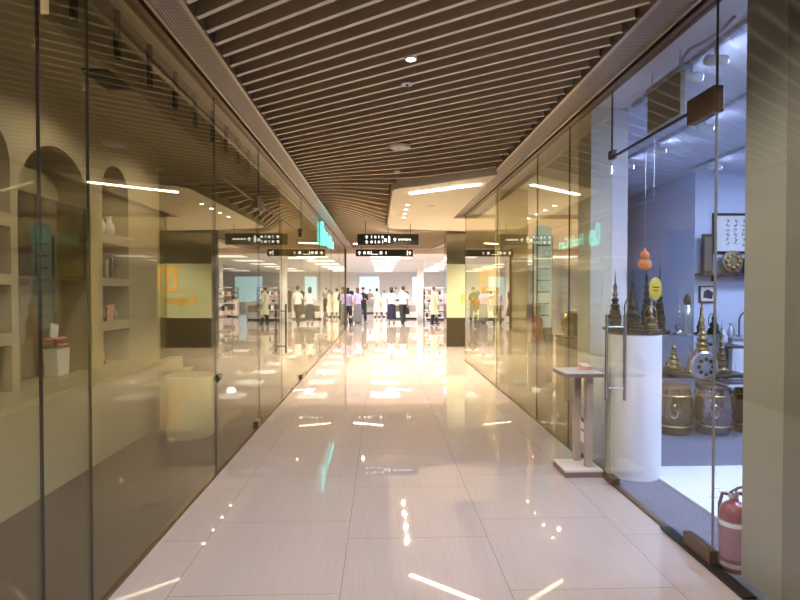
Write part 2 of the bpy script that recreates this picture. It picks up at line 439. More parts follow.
MB().lathe([(.25, 0), (.25, .62), (.24, .63)], seg=40).build('drum', 'niche_wall', t, True)
MB().lathe([(.255, .63), (.26, .64), (.26, .66), (.25, .665)], seg=40).build('top', 'niche_wall', t, True)
t = thing('square_plinth', 'low tan square block between cream cylinder plinth and niche wall', 'plinth', (-2.42, 6.62, .006))
MB().box(-.14, .14, -.14, .14, 0, .64, .008).build('block', 'niche_back', t)
MB().box(-.15, .15, -.15, .15, .64, .665, .006).build('top', 'niche_wall', t)
# shelf goods
def vase(loc, s, m, label, grp=None, prof=None):
    prof = prof or [(.03, 0), (.055, .03), (.06, .09), (.03, .15), (.022, .18), (.03, .2)]
    t = thing('vase', label, 'vase', loc, 0, grp); t.scale = (s,)*3
    MB().lathe(prof, seg=16).build('body', m, t, True)
    MB().lathe([(.03, .2), (.034, .205), (.03, .212)], seg=16).build('rim', 'gold', t, True)
def gift(loc, sz, m, label):
    t = thing('gift_box', label, 'box', loc, random.uniform(-.2, .2))
    a, b, c = sz
    MB().box(-a/2, a/2, -b/2, b/2, 0, c*.8, .003).build('box', m, t)
    MB().box(-a/2-.004, a/2+.004, -b/2-.004, b/2+.004, c*.8, c, .003).build('lid', m, t)
    MB().box(-a/2-.005, a/2+.005, -.008, .008, c*.3, c+.002).build('ribbon', 'gold', t)
xs = XN-.12; c3a, c3b = cols[3][0], cols[3][1]
for i in range(4):
    t = thing('candle', ['white candle leftmost in top row of slim niche', 'dark candle second in upper shelf of slim niche', 'tan candle third in upper shelf of slim niche', 'dark thin candle rightmost in upper shelf of slim niche'][i], 'candle', (xs, c3a+.1+.11*i, 1.722))
    MB().lathe([(.016, 0), (.016, .2+.02*(i % 2))], seg=12).build('wax', ['white', 'dark_brown', 'column_cream', 'black'][i], t, True)
    MB().lathe([(.03, 0), (.03, .012), (.018, .016)], seg=12).build('dish', 'gold', t, True)
gift((xs, c3a+.14, 1.282), (.12, .12, .14), 'dark_brown', 'dark brown gift box on middle shelf of slim niche')
gift((xs, c3a+.30, 1.282), (.1, .1, .16), 'pink', 'dusty pink gift box beside dark box on middle shelf')
vase((xs, c3a+.45, 1.282), .8, 'stand_wood', 'small brown vase at right end of the middle niche shelf')
gift((xs, c3a+.12, .842), (.12, .1, .13), 'grille', 'dark gift box on the lowest shelf of slim niche')
vase((xs, c3a+.16, 2.172), 1.1, 'white', 'white vase left in the arched top of slim niche')
vase((xs, c3a+.38, 2.172), 1.0, 'shop_wall', 'blue grey vase right in the arched top of slim niche')
vase((xs, cols[1][0]+.36, 1.722), 1.0, 'dark_brown', 'dark brown vase in niche nearest the left picture edge')
# ================================================================ RIGHT SHOP (bright, blue white)
struct(MB().box(XR+.05, 9, -3.9, 12.4, ZC, ZC+.08), 'ceiling', 'shop_ceiling')
struct(MB().box(4.5, 4.6, 7.8, 10.6, 0, ZC), 'wall_right', 'shop_wall')
struct(MB().box(4.6, 9, 7.8, 7.9, 0, ZC), 'wall_right', 'shop_wall')
struct(MB().box(8.9, 9, -3.9, 7.8, 0, ZC), 'wall_right', 'shop_wall')
struct(MB().box(XR+.05, XR+.40, 5.12, 5.45, 0, ZC), 'trim_15', 'white')
# slanted partition
a, b = Vector((2.33, 5.47)), Vector((4.5, 10.5)); dv = b-a; nr = Vector((-dv.y, dv.x)).normalized()
o = struct(MB().obox((0, 0, 0), (dv.length, .06, ZC)), 'wall_right', 'white')
o.location = ((a.x+b.x)/2-nr.x*-.04, (a.y+b.y)/2-nr.y*-.04, ZC/2); o.rotation_euler = (0, 0, math.atan2(dv.y, dv.x))
o = struct(MB().obox((0, 0, 0), (dv.length, .06, ZC)), 'wall_right', 'brown_wall')
o.location = ((a.x+b.x)/2+nr.x*.105, (a.y+b.y)/2+nr.y*.105, ZC/2); o.rotation_euler = (0, 0, math.atan2(dv.y, dv.x))
struct(MB().box(4.5, 6, 10.6, 10.7, 0, ZC).box(5.9, 6.0, 10.7, 12.4, 0, ZC), 'wall_right', 'brown_wall')
# near column with the wood trim
struct(MB().box(2.0, 2.5, 2.2, 2.98, 0, ZC), 'trim_16', 'column_olive')
struct(MB().box(1.985, 2.0, YW(792, 2.0), YW(789, 2.0), 0, ZC), 'trim_17', 'bronze_trim')
struct(MB().box(1.96, 2.0, 1.2, YW(793, 2.0), 0, ZC), 'trim_18', 'dim_wall')
# white marked board on the carpet
t = thing('floor_board', 'white board with dark marks lying on blue grey carpet inside doorway', 'mat', (2.95, 4.05, .007))
MB().prism([(-.62, .78), (.32, .78), (.62, .45), (.62, -.9), (-.62, -.9)], 0, .018, 'Z').build('board', 'mat_white', t)
for i in range(14):
    MB().obox((random.uniform(-.5, .5), random.uniform(-.6, .6), .019), (random.uniform(.03, .1), .008, .002), random.uniform(-.6, .6)).build('mark', 'store_grey', t)
# plinth cylinder
t = thing('cylindrical_plinth', 'tall white cylinder plinth behind glass door carrying dark figurines', 'plinth', (2.19, 4.72, .006))
MB().lathe([(.225, 0), (.225, 1.21), (.215, 1.22)], seg=48).build('drum', 'white', t, True)
MB().lathe([(.228, 1.222), (.23, 1.226), (.23, 1.236), (.22, 1.24)], seg=48).build('top', 'dark_steel', t, True)
# figurines: tiered spires (three kinds)
def spire_profile(h, r, tiers):
    p = [(r, 0), (r, h*.06), (r*.8, h*.08)]
    for i in range(tiers):
        f = i/tiers; z = h*(.10+.55*f); rr = r*(.85-.62*f)
        p += [(rr*.75, z), (rr, z+h*.03), (rr*1.05, z+h*.045), (rr*.7, z+h*.06)]
    p += [(r*.2, h*.68), (r*.26, h*.72), (r*.1, h*.78), (r*.05, h*.9), (.001, h)]
    return p
def make_spire(label, loc, h, r, tiers, m, arms=True, grp=None):
    t = thing('spire_figurine', label, 'figurine', loc, 0, grp)
    MB().lathe(spire_profile(h, r, tiers), seg=12).build('tiers', m, t, True)
    MB().box(-r*1.15, r*1.15, -r*1.15, r*1.15, 0, h*.05, .002).build('base', m, t)
    if arms:
        for k in range(4):
            a = k*PI/2+.4; w = MB()
            w.tube([(r*.8*math.cos(a), r*.8*math.sin(a), h*.05), (r*.95*math.cos(a), r*.95*math.sin(a), h*.2), (r*.6*math.cos(a), r*.6*math.sin(a), h*.34), (r*.8*math.cos(a), r*.8*math.sin(a), h*.42)], [r*.16, r*.13, r*.08, .002], 6)
            w.build('ornament', m, t, True)
    return t
def make_deity(label, loc, h, m, rz=0, halo=True):
    t = thing('seated_figurine', label, 'figurine', loc, rz)
    s = h
    MB().lathe([(.30*s, 0), (.32*s, .04*s), (.24*s, .08*s), (.27*s, .14*s), (.22*s, .17*s)], seg=16).build('lotus_base', m, t, True)
    b = MB(); b.ball((0, 0, .22*s), .2*s, (1.25, .9, .4)); b.lathe([(.15*s, .18*s), (.12*s, .3*s), (.15*s, .46*s), (.06*s, .54*s), (.045*s, .58*s)], seg=14)
    b.ball((0, 0, .65*s), .085*s, (1, 1, 1.2))
    for q in (-1, 1):
        b.tube([(q*.14*s, 0, .46*s), (q*.2*s, -.04*s, .34*s), (q*.07*s, -.14*s, .27*s)], [.045*s, .04*s, .03*s], 8)
    b.lathe([(.08*s, .7*s), (.05*s, .78*s), (.03*s, .85*s), (.001, s)], seg=10)
    b.build('figure', m, t, True)
    if halo:
        hb = MB(); hb.tube([(.2*s*math.sin(a), .07*s, .58*s+.3*s*math.cos(a)) for a in [x*PI/10 for x in range(-9, 10)]], .018*s, 6); hb.build('halo', m, t, True)
    return t
zp = .006+1.241
make_spire('tall dark bronze spire leftmost on the white cylinder plinth', (2.06, 4.80, zp), .53, .07, 6, 'bronze_dark')
make_deity('dark seated figurine with halo at front of white cylinder plinth', (2.13, 4.61, zp), .33, 'bronze_dark', .3)
make_spire('dark spire figurine behind seated figure on white cylinder plinth', (2.215, 4.82, zp), .44, .065, 5, 'bronze_dark')
make_deity('small bronze seated figurine at right edge of white cylinder plinth', (2.315, 4.67, zp), .24, 'old_gold', -.4)
t = thing('square_plinth', 'white square plinth behind the white cylinder plinth', 'plinth', (2.68, 5.62, .006))
MB().box(-.14, .14, -.16, .16, 0, 1.18, .006).build('block', 'white', t)
MB().box(-.15, .15, -.17, .17, 1.18, 1.20, .004).build('top', 'dark_steel', t)
for lb_, x_, y_, h_, r_ in (('tall dark spire on left of the white square plinth', 2.61, 5.64, .62, .070), ('widest dark spire on middle of the white square plinth', 2.77, 5.68, .72, .066),
        ('small dark spire on front right of the white square plinth', 2.775, 5.53, .36, .045)):
    make_spire(lb_, (x_, y_, 1.207), h_, r_, 6, 'bronze_dark')
# low display table behind, crowded
t = thing('display_table', 'dark low display table with gold ornaments in the bright shop', 'table', (3.79, 6.72, .006))
MB().box(-.58, .58, -.32, .32, .55, .595, .006).build('tabletop', 'dark_steel', t)
for x in (-.54, .54):
    for y in (-.27, .27): MB().box(x-.025, x+.025, y-.025, y+.025, 0, .55).build('leg', 'steel', t)
t2 = thing('glass_riser', 'stepped glass riser on dark display table behind the barrel stools', 'riser', (3.82, 6.90, .6015))
MB().box(-.5, .5, -.12, .12, .42, .435).build('shelf', 'silver', t2)
for x in (-.48, .48): MB().box(x-.015, x+.015, -.1, .1, 0, .42).build('support', 'white', t2)
tz = .602
spots = [
 ('gold', .88, .12, 7, 3.90, 6.58, 'tall bright gold tiered spire rising above the middle barrel stool'),
 ('old_gold', .42, .11, 4, 3.54, 6.56, 'brown gold small temple model just right of white cylinder plinth'),
 ('old_gold', .62, .075, 5, 4.14, 6.58, 'old gold spire directly right of the tallest gold spire'),
 ('gold', .34, .038, 3, 3.712, 6.53, 'short gold spire between brown temple model and tallest gold spire'),
 ('silver', .38, .055, 4, 3.33, 6.60, 'silver spire at left end of the dark low display table')]
for m_, h, r, n_, x, y, lb in spots: make_spire(lb, (x, y, tz), h, r, n_, m_)
rz_ = .6015+.436
up = [('bronze_dark', .92, .085, 6, 3.56, 'tallest dark bronze spire on the glass riser'), ('bronze_dark', .46, .058, 4, 3.39, 'short dark spire at left end of the glass riser'),
      ('silver', .60, .045, 5, 3.76, 'slim silver spire on the glass riser'), ('bronze_dark', .44, .06, 5, 4.05, 'dark spire right of the grey robed figurine')]
for m_, h, r, n_, x, lb in up: make_spire(lb, (x, 6.95 if x == 3.56 else 6.86, rz_), h, r, n_, m_)
make_deity('dark seated figurine at right end of the glass riser', (4.225, 6.88, rz_), .30, 'bronze_dark', .2)
t = thing('standing_figurine', 'grey robed standing figurine on glass riser beside slim silver spire', 'figurine', (3.89, 6.90, rz_))
MB().lathe([(.07, 0), (.08, .02), (.06, .1), (.07, .22), (.075, .30), (.03, .36), (.022, .38)], seg=14).build('robe', 'silver', t, True)
MB().ball((0, 0, .42), .045, (1, 1, 1.2)).build('head', 'dark_brown', t, True)
MB().lathe([(.045, .44), (.03, .48), (.001, .52)], seg=12).build('hat', 'bronze_dark', t, True)
t = thing('round_mask', 'large silver engraved round mask plate on the middle barrel stool', 'mask', (3.62, 6.06, .5545), .1)
MB().lathe([(.02, -.03), (.15, -.02), (.17, 0), (.15, .015), (.12, .01), (.02, .03)], (0, 0, .19), 28, axis='Y').build('plate', 'silver', t, True)
for k in range(8):
    a = k*PI/4; MB().ball((.085*math.cos(a), -.03, .19+.085*math.sin(a)), .022).build('boss', 'bronze_dark', t, True)
MB().box(-.09, .09, -.03, .03, 0, .03).build('foot', 'old_gold', t)
# barrel stools
def barrel(label, loc, m):
    t = thing('barrel_stool', label, 'stool', loc); t.scale = (.80, .80, .95)
    MB().lathe([(.20, 0), (.215, .02), (.22, .05), (.255, .16), (.265, .27), (.25, .40), (.22, .50), (.21, .54)], seg=32).build('body', m, t, True)
    MB().lathe([(.215, .535), (.225, .545), (.22, .57), (.1, .575)], seg=32).build('seat', 'old_gold', t, True)
    for z, r in ((.11, .243), (.46, .24)):
        rr = MB(); rr.tube([(r*math.cos(a), r*math.sin(a), z) for a in [k*PI/16 for k in range(33)]], .01, 6); rr.build('band', 'gold', t, True)
    for a in (-PI/2-.45,):
        c, s = math.cos(a), math.sin(a)
        q = MB(); q.ball((.262*c, .262*s, .33), .05, (1, 1, 1.2), 12); q.ball((.295*c, .295*s, .32), .022)
        q.build('lion_mask', m, t, True)
        ring = MB(); ring.tube([((.29)*c-.045*s*math.sin(b), .29*s+.045*c*math.sin(b), .27+.05*math.cos(b)) for b in [k*PI/8 for k in range(17)]], .007, 6)
        ring.build('ring', 'silver', t, True)
    return t
barrel('dull gold barrel stool just right of the white cylinder plinth', (3.26, 6.05, .006), 'barrel_gold')
barrel('silver grey barrel stool in middle carrying a white tray', (3.70, 6.03, .006), 'barrel_silver')
barrel('dark gold barrel stool rightmost beside the beige column', (4.17, 6.06, .006), 'barrel_gold')
t = thing('tray', 'white tray with dark rim on silver grey barrel stool', 'tray', (3.93, 5.98, .5545))
MB().box(-.19, .22, -.17, .13, 0, .03, .004).build('board', 'white', t)
MB().box(-.195, .225, -.175, .135, .03, .04, .002).build('rim', 'dark_steel', t)
# cabinet + gooseneck faucet/lamp
t = thing('white_cabinet', 'white cabinet with dark slot under the gooseneck tap', 'cabinet', (4.98, 7.48, .006))
MB().box(-.30, .5, -.28, .28, 0, .92, .004).build('body', 'white', t)
MB().box(-.32, .52, -.30, .30, .92, .95, .004).build('worktop', 'silver', t)
MB().box(-.12, .12, -.29, -.279, .70, .80).build('slot', 'black', t)
MB().box(-.26, .46, -.29, -.281, .08, .60).build('door', 'white', t)
t = thing('gooseneck_tap', 'dark gooseneck tap curving over the white cabinet', 'tap', (4.98, 7.40, .958))
MB().tube([(-.08, 0, 0), (-.08, 0, .22)]+[(.02-.10*math.cos(a), 0, .22+.12*math.sin(a)) for a in [k*PI/10 for k in range(1, 10)]]+[(.12, 0, .18)], .012, 8).build('spout', 'dark_steel', t, True)
MB().lathe([(.035, 0), (.03, .03), (.016, .035)], (-.08, 0, 0), 14).build('base', 'steel', t, True)
vase((4.80, 7.42, .958), .9, 'silver', 'silver bottle vase left of the gooseneck tap')
t = thing('side_table', 'dark small side table with bottles left of white cabinet', 'table', (4.52, 7.1, .006))
MB().box(-.14, .14, -.25, .25, .85, .88).build('tabletop', 'dark_steel', t)
for x in (-.12, .12):
    for y in (-.22, .22): MB().box(x-.012, x+.012, y-.012, y+.012, 0, .85).build('leg', 'dark_steel', t)
vase((4.48, 7.1, .887), 1.0, 'white', 'white slim vase on the dark small side table')
# back wall shelf, frames
yb = 7.8
t = thing('wall_shelf', 'long dark wall shelf below the framed calligraphy', 'shelf', (5.35, 7.67, 1.80))
MB().box(-.85, .85, -.12, .125, 0, .03).build('board', 'dark_brown', t)
for x in (-.6, .6): MB().prism([(-.1, 0), (.12, 0), (.12, -.08)], x-.01, x+.01, 'X').build('bracket', 'dark_brown', t)
t = thing('framed_calligraphy', 'black framed white calligraphy on blue white back wall', 'picture', (5.37, yb-.03, 2.12))
fw, fh = .62, .58
f = MB()
f.box(-fw, fw, 0, .028, 0, .035).box(-fw, fw, 0, .028, fh-.035, fh).box(-fw, -fw+.035, 0, .028, .035, fh-.035).box(fw-.035, fw, 0, .028, .035, fh-.035).build('frame', 'black', t)
MB().box(-fw+.03, fw-.03, .012, .026, .03, fh-.03).build('paper', 'paper', t)
for cx_ in range(8):
    st = MB()
    for r_ in range(6):
        cx0, cz0 = -.40+.115*cx_, .47-.065*r_
        for q in range(4):
            st.obox((cx0+random.uniform(-.02, .02), .011, cz0+random.uniform(-.02, .02)), (random.uniform(.018, .045), .002, .006), 0, 0, random.choice((0, 1.57, .7, -.7)))
    st.build('brush_strokes', 'black', t)
t = thing('wooden_plank', 'upright dark red brown wooden plank leaning at the wall corner', 'plank', (4.62, yb-.11, 1.831))
MB().box(-.075, .075, -.02, .02, 0, .56, .004).build('plank', 'dark_brown', t)
MB().box(-.05, .05, -.026, -.02, .04, .52).build('carved_panel', 'brown_wall', t)
t = thing('gold_disc', 'round gold ornament disc standing on the dark wall shelf', 'ornament', (4.97, yb-.13, 1.831))
MB().lathe([(.02, -.03), (.15, -.015), (.16, 0), (.15, .02), (.01, .03)], (0, 0, .17), 28, axis='Y').build('disc', 'old_gold', t, True)
for k in range(8): MB().ball((.09*math.cos(k*PI/4), -.025, .17+.09*math.sin(k*PI/4)), .028).build('petal', 'gold', t, True)
MB().box(-.07, .07, -.04, .04, 0, .02).build('foot', 'dark_brown', t)
t = thing('small_certificate', 'small white certificate in dark frame right of gold disc', 'picture', (5.30, yb-.12, 1.831))
MB().box(-.16, .16, -.012, .012, 0, .22).build('frame', 'black', t)
MB().box(-.135, .135, -.015, -.011, .025, .195).build('paper', 'white', t)
MB().box(-.06, .06, -.017, -.014, .10, .13).build('print', 'black', t)
t = thing('framed_photo', 'small framed blue photo on wall below the wall shelf', 'picture', (4.68, yb-.03, 1.42))
MB().box(-.12, .12, 0, .028, 0, .24).build('frame', 'dark_steel', t)
MB().box(-.10, .10, -.004, 0, .02, .22).build('paper', 'paper', t)
MB().prism([(-.07, .07), (.06, .05), (.08, .14), (.0, .19), (-.06, .16)], -.007, -.003, 'Y').build('print', 'navy_cloth', t)
# hanging charms in the doorway glass
t = thing('gourd_charm', 'orange red gourd ornament hanging above the dark figurines', 'ornament', (2.42, 5.0, 1.78))
MB().lathe([(.01, 0), (.05, .02), (.062, .055), (.05, .09), (.03, .105), (.042, .13), (.036, .16), (.012, .18), (.008, .20)], seg=18).build('gourd', 'gourd', t, True)
MB().lathe([(.032, .10), (.036, .106), (.032, .112)], seg=18).build('band', 'dark_brown', t, True)
MB().tube([(0, 0, .2), (0, 0, ZC-1.777)], .0015, 6).build('string', 'silver', t)
MB().lathe([(.012, ZC-1.78-.008), (.02, ZC-1.78-.001)], seg=12).build('ceiling_hook', 'silver', t)
t = thing('yellow_oval_sign', 'yellow oval plate hanging below the orange red gourd', 'sign', (2.46, 4.88, 1.50))
MB().lathe([(.001, -.006), (.054, -.006), (.06, 0), (.054, .006), (.001, .006)], (0, 0, .11), 28, sx=1, sy=1.75, axis='Y', caps=False).build('plate', 'yellow_plate', t, True)
MB().box(-.03, .03, -.009, -.007, .12, .13).box(-.02, .02, -.009, -.007, .09, .10).build('print', 'dark_brown', t)
MB().tube([(-.02, .0, .19), (-.02, .0, ZC-1.497)], .0015, 6).build('string', 'silver', t)
# extinguisher
t = thing('fire_extinguisher', 'red fire extinguisher standing behind the glass by beige column', 'fire extinguisher', (2.015, 3.07, .006), .3); t.scale = (.95, .95, .95)
MB().lathe([(.072, 0), (.078, .012), (.08, .03), (.08, .34), (.072, .375), (.045, .40), (.026, .41), (.024, .43)], seg=28).build('cylinder', 'red', t, True)
MB().lathe([(.0806, .08), (.0812, .085), (.0812, .30), (.0806, .305)], seg=28, caps=False).build('label_sheet', 'ext_label', t, True)
MB().lathe([(.0815, .27), (.082, .272), (.082, .295), (.0815, .297)], seg=28, caps=False).build('label_band', 'white', t, True)
MB().lathe([(.0815, .03), (.082, .032), (.082, .055), (.0815, .057)], seg=28, caps=False).build('foot_band', 'store_grey', t, True)
MB().lathe([(.022, .425), (.026, .43), (.026, .46), (.014, .475)], seg=14).build('valve', 'steel', t, True)
MB().tube([(-.03, 0, .465), (.03, 0, .485), (.12, -.01, .49)], .008, 8).build('top_lever', 'black', t, True)
MB().tube([(-.02, 0, .45), (.05, 0, .45), (.11, -.01, .41)], .010, 8).build('grip', 'black', t, True)
MB().tube([(.0, .02, .44), (.0, .08, .43), (.0, .10, .36), (.0, .098, .2)], .010, 8).build('hose', 'black', t, True)
MB().lathe([(.014, 0), (.014, .008)], (-.035, 0, .445), 12, axis='X').build('gauge', 'silver', t, True)
# ceiling fittings of the bright shop
def track(label, X, y0, y1, heads, grp=None):
    t = thing('track_light', label, 'track light', (X, y0, ZC-.035))
    MB().box(-.017, .017, 0, y1-y0, 0, .034).build('rail', 'silver', t)
    for hy in heads:
        hd = MB().tube([(0, hy-y0, 0), (0, hy-y0, -.06)], .012).lathe([(.02, -.10), (.035, -.08), (.04, .03), (.036, .05)], (.02, hy-y0, -.09), 14, axis='X').build('spot_head', 'white', t, True)
        MB().lathe([(.03, 0), (.03, .004)], (.07, hy-y0, -.09), 14, axis='X').build('lens', 'lamp_blue', hd)
track('ceiling track with white spot heads nearest the glass door', 2.30, 3.2, 5.0, (3.75, 4.05))
track('second ceiling track of bright shop from the glass', 3.15, 3.4, 7.6, (4.4, 5.3, 6.2, 7.0))
track('ceiling track nearest the right wall of bright shop', 4.3, 4.5, 7.6, (5.2, 6.1, 7.0))
t = thing('hanging_panel', 'grey green panel sign hung from ceiling behind door transom', 'sign', (2.12, 4.08, 2.84))
MB().box(-.02, .02, -.24, .24, 0, .30, .003).build('panel', 'column_olive', t)
MB().box(-.03, .03, -.25, .25, .30, .34, .003).build('housing', 'silver', t)
MB().tube([(0, -.2, .34), (0, -.2, .46)], .005).build('rod', 'steel', t)
MB().tube([(0, .2, .34), (0, .2, .46)], .005).build('rod', 'steel', t)
t = thing('flexible_conduit', 'grey flexible cable looping down from ceiling to the hanging panel', 'cable', (2.12, 3.86, 3.186))
MB().tube([(0, .0, .0), (0, -.02, .04), (.01, -.08, .075), (.04, -.22, .07), (.06, -.38, .075), (.07, -.48, .11)], .011, 8).build('cable', 'store_grey', t, True)
# ceiling panels added out of view to light the bright shop
for i, (x, y) in enumerate(((3.0, 1.4), (5.4, 3.2), (5.4, 5.8), (3.5, 3.1))):
    t = thing('ceiling_light', ['white ceiling panel lamp nearest the camera in bright shop', 'white ceiling panel lamp in middle of bright shop', 'white ceiling panel lamp near back wall of bright shop', 'white ceiling panel lamp over the doorway board'][i], 'ceiling light', (x, y, ZC-.04))
    MB().box(-.32, .32, -.32, .32, .01, .04).build('frame', 'white', t)
    MB().box(-.3, .3, -.3, .3, 0, .0095).build('diffuser', 'lamp_blue', t)
# ================================================================ DIM DISPLAY ZONE right, further on
struct(MB().box(2.02, 2.50, 9.35, 9.75, 0, ZC), 'trim_19', 'column_cream')
t = thing('arched_screen', 'tall pale blue arched display panel beside the cream column', 'display panel', (2.78, 9.4, .006))
MB().prism([(-.15, .95), (.15, .95), (.15, 2.62)]+[(.15*math.cos(a), 2.62+.09*math.sin(a)) for a in [k*PI/8 for k in range(1, 8)]]+[(-.15, 2.62)], 0, .03, 'Y').build('panel', 'screen_blue', t)
MB().box(-.17, .17, .031, .06, 0, 2.5).build('stand', 'dark_steel', t)
for k in range(7): MB().box(-.11, .11, -.004, 0, 1.15+.2*k, 1.17+.2*k).build('print', 'steel', t)
t = thing('display_plinth', 'dark square plinth carrying gold drum behind right glass', 'plinth', (2.82, 8.0, .0))
MB().box(-.2, .2, -.2, .2, 0, .90, .006).build('block', 'brown_wall', t)
MB().box(-.21, .21, -.21, .21, .90, .93, .004).build('top', 'dark_brown', t)
t = thing('gold_drum', 'round gold drum with pale lid on dark square plinth', 'drum', (2.82, 8.0, .932))
MB().lathe([(.11, 0), (.165, .06), (.18, .17), (.165, .28), (.13, .33)], seg=26).build('body', 'old_gold', t, True)
MB().lathe([(.14, .33), (.15, .345), (.14, .37), (.05, .39)], seg=26).build('lid', 'white', t, True)
t = thing('wall_shelving', 'brown shelving with warm lit shelves behind right glass', 'shelving', (3.42, 8.55, 0), math.atan2(dv.y, dv.x)-PI/2+.0)
MB().box(-.13, .0, -.7, .7, .0, .45).box(-.13, .0, -.74, -.70, .0, 2.2).box(-.13, 0, .70, .74, 0, 2.2).build('carcass', 'brown_wall', t)
for z in (.9, 1.3, 1.7, 2.1):
    s_ = MB().box(-.13, 0, -.7, .7, z, z+.03).build('shelf', 'stand_wood', t)
    if z > 1.5: MB().box(-.12, -.09, -.66, .66, z-.016, z-.001).build('shelf_light', 'lamp_shelf', s_)
for i in range(5):
    vase((3.36-.26+.17*i*1.0*.43+.0, 8.1+.2*i*.92, .0), .9, 'old_gold', 'x') if False else None
# statue figures in the display zone
for i, (x, y, m_, lb) in enumerate(((2.45, 8.6, 'red_bright', 'red robed standing figurine on slim stand behind right glass'), (3.1, 10.3, 'old_gold', 'gold robed standing figurine on slim stand far behind right glass'))):
    t = thing('figurine_on_stand', lb, 'figurine', (x, y, 0))
    MB().box(-.11, .11, -.11, .11, 0, .78, .004).build('stand', 'brown_wall', t)
    MB().lathe([(.10, .78), (.11, .80), (.08, .92), (.09, 1.05), (.085, 1.14), (.03, 1.2), (.025, 1.23)], seg=14).build('robe', m_, t, True)
    MB().ball((0, 0, 1.28), .055, (1, 1, 1.2)).build('head', 'white', t, True)
    MB().lathe([(.05, 1.31), (.06, 1.33), (.02, 1.40), (.001, 1.46)], seg=12).build('crown', 'gold', t, True)
# ================================================================ LIGHT PANEL WALL beyond the right glass
w = struct(MB().box(1.85, 3.33, 15.56, 16.2, 0, ZC), 'wall_right', 'mirror_olive')
lp = thing('advertising_lightbox', 'yellow green lit panel with orange logo on pillar beyond right glass', 'light box', (2.59, 15.545, .0))
MB().box(-.74, .74, -.012, .012, .82, 2.33).build('panel', 'panel_yellow', lp)
MB().box(-.74, .74, -.012, .012, .0, .819).build('plinth_band', 'granite', lp)
lo = MB(); xq = .46
lo.box(xq-.27, xq+.27, -.022, -.0125, 2.12, 2.24).box(xq-.27, xq-.17, -.022, -.0125, 1.56, 2.12).box(xq+.17, xq+.27, -.022, -.0125, 1.56, 2.12).box(xq-.05, xq+.05, -.022, -.0125, 1.75, 2.12).box(xq-.17, xq+.17, -.022, -.0125, 1.56, 1.66)
lo.build('logo', 'orange', lp)
tx = text_mesh('Regent', .36, .003, 'lettering', 'orange', lp, .006)
tx.rotation_euler = (PI/2, 0, 0); tx.location = (.16, -.018, 1.33)
# ================================================================ TEAL SIGN on left glass
t = thing('illuminated_sign', 'glowing teal letters with tall looped logo on left glass wall', 'sign', (XL+.03, 14.6, 2.70))
bk = MB().box(-.022, -.012, -1.7, 1.75, .0, .55).build('backing', 'glass_olive', t)
lg = MB()
def loop(cy, w, h, th):
    return [(.015, cy+w*math.sin(a), h/2+h/2*math.cos(a)) for a in [k*PI/12 for k in range(25)]]
lg.tube(loop(-1.46, .10, .50, 0), .026, 8); lg.tube(loop(-1.12, .16, .36, 0), .030, 8); lg.tube(loop(-1.30, .06, .3, 0), .022, 8); lg.tube(loop(-1.12, .07, .30, 0), .02, 8)
lg.build('logo', 'teal', t, True)
tx = text_mesh('HealthCare', .42, .008, 'lettering', 'teal', t, .004)
tx.rotation_euler = (PI/2, 0, PI/2); tx.location = (.03, .42, .20)
# ================================================================ HANGING SIGNS
def dir_sign(label, x, y, w, z0, z1, rods):
    t = thing('directional_sign', label, 'sign', (x, y, z0)); h = z1-z0
    MB().box(-w/2, w/2, -.04, .04, 0, h, .006).build('housing', 'black', t)
    for r in rods: MB().tube([(r, 0, h), (r, 0, ZC+.1-z0)], .008).build('rod', 'dark_steel', t)
    return t, h, w
t, h, w = dir_sign('black hanging directional sign with white arrows, the upper and nearer one', .17, 13.6, 1.50, 2.70, 2.97, (-.55, 0, .55))
def glyph(mb, x0, z0, s, kind):
    Y0, Y1 = -.046, -.041
    if kind == 'arrow':
        mb.prism([(x0-s/2, z0), (x0, z0+s/2), (x0+s/2, z0), (x0+s*.15, z0), (x0+s*.15, z0-s/2), (x0-s*.15, z0-s/2), (x0-s*.15, z0)], Y0, Y1, 'Y')
    elif kind == 'man':
        mb.ball((x0, Y0, z0+s*.42), s*.12, (1, .1, 1), 8); mb.box(x0-s*.15, x0+s*.15, Y0, Y1, z0-s*.1, z0+s*.28); mb.box(x0-s*.13, x0-s*.03, Y0, Y1, z0-s*.5, z0-s*.1); mb.box(x0+s*.03, x0+s*.13, Y0, Y1, z0-s*.5, z0-s*.1)
    elif kind == 'square': mb.box(x0-s*.33, x0+s*.33, Y0, Y1, z0-s*.36, z0+s*.36)
pm = MB()
for r_, zz in enumerate((.195, .075)):
    glyph(pm, -.52, zz, .085, 'arrow')
    for q in range(4): glyph(pm, -.40+.09*q, zz, .075, ('man', 'square', 'man', 'square')[(q+r_) % 4])
glyph(pm, .03, .14, .16, 'man'); glyph(pm, -.06, .12, .10, 'square'); glyph(pm, .17, .135, .09, 'arrow')
pm.build('pictograms', 'sign_text', t)
mk = MB(); xq = .26
for wq in (.05, .03, .045, .03, .04, .05, .03, .04):
    mk.box(xq, xq+wq*.7, -.046, -.041, .115+.01*(wq < .035), .155); xq += wq
mk.build('lettering', 'sign_text', t)
t, h, w = dir_sign('black hanging sign with pictograms and arrow, the lower and farther one', .12, 19.6, 2.02, 2.79, 3.03, (-.8, .8))
pm = MB(); glyph(pm, -.88, .12, .12, 'arrow')
for q in range(2): glyph(pm, -.70+.14*q, .12, .12, 'square')
pm.box(-.48, -.45, -.046, -.041, .06, .18).box(-.45, -.22, -.046, -.041, .06, .08); glyph(pm, -.12, .12, .13, 'square'); glyph(pm, .06, .12, .1, 'man'); pm.box(.80, .83, -.046, -.041, .04, .2); glyph(pm, .9, .12, .12, 'arrow')
pm.build('pictograms', 'sign_text', t)
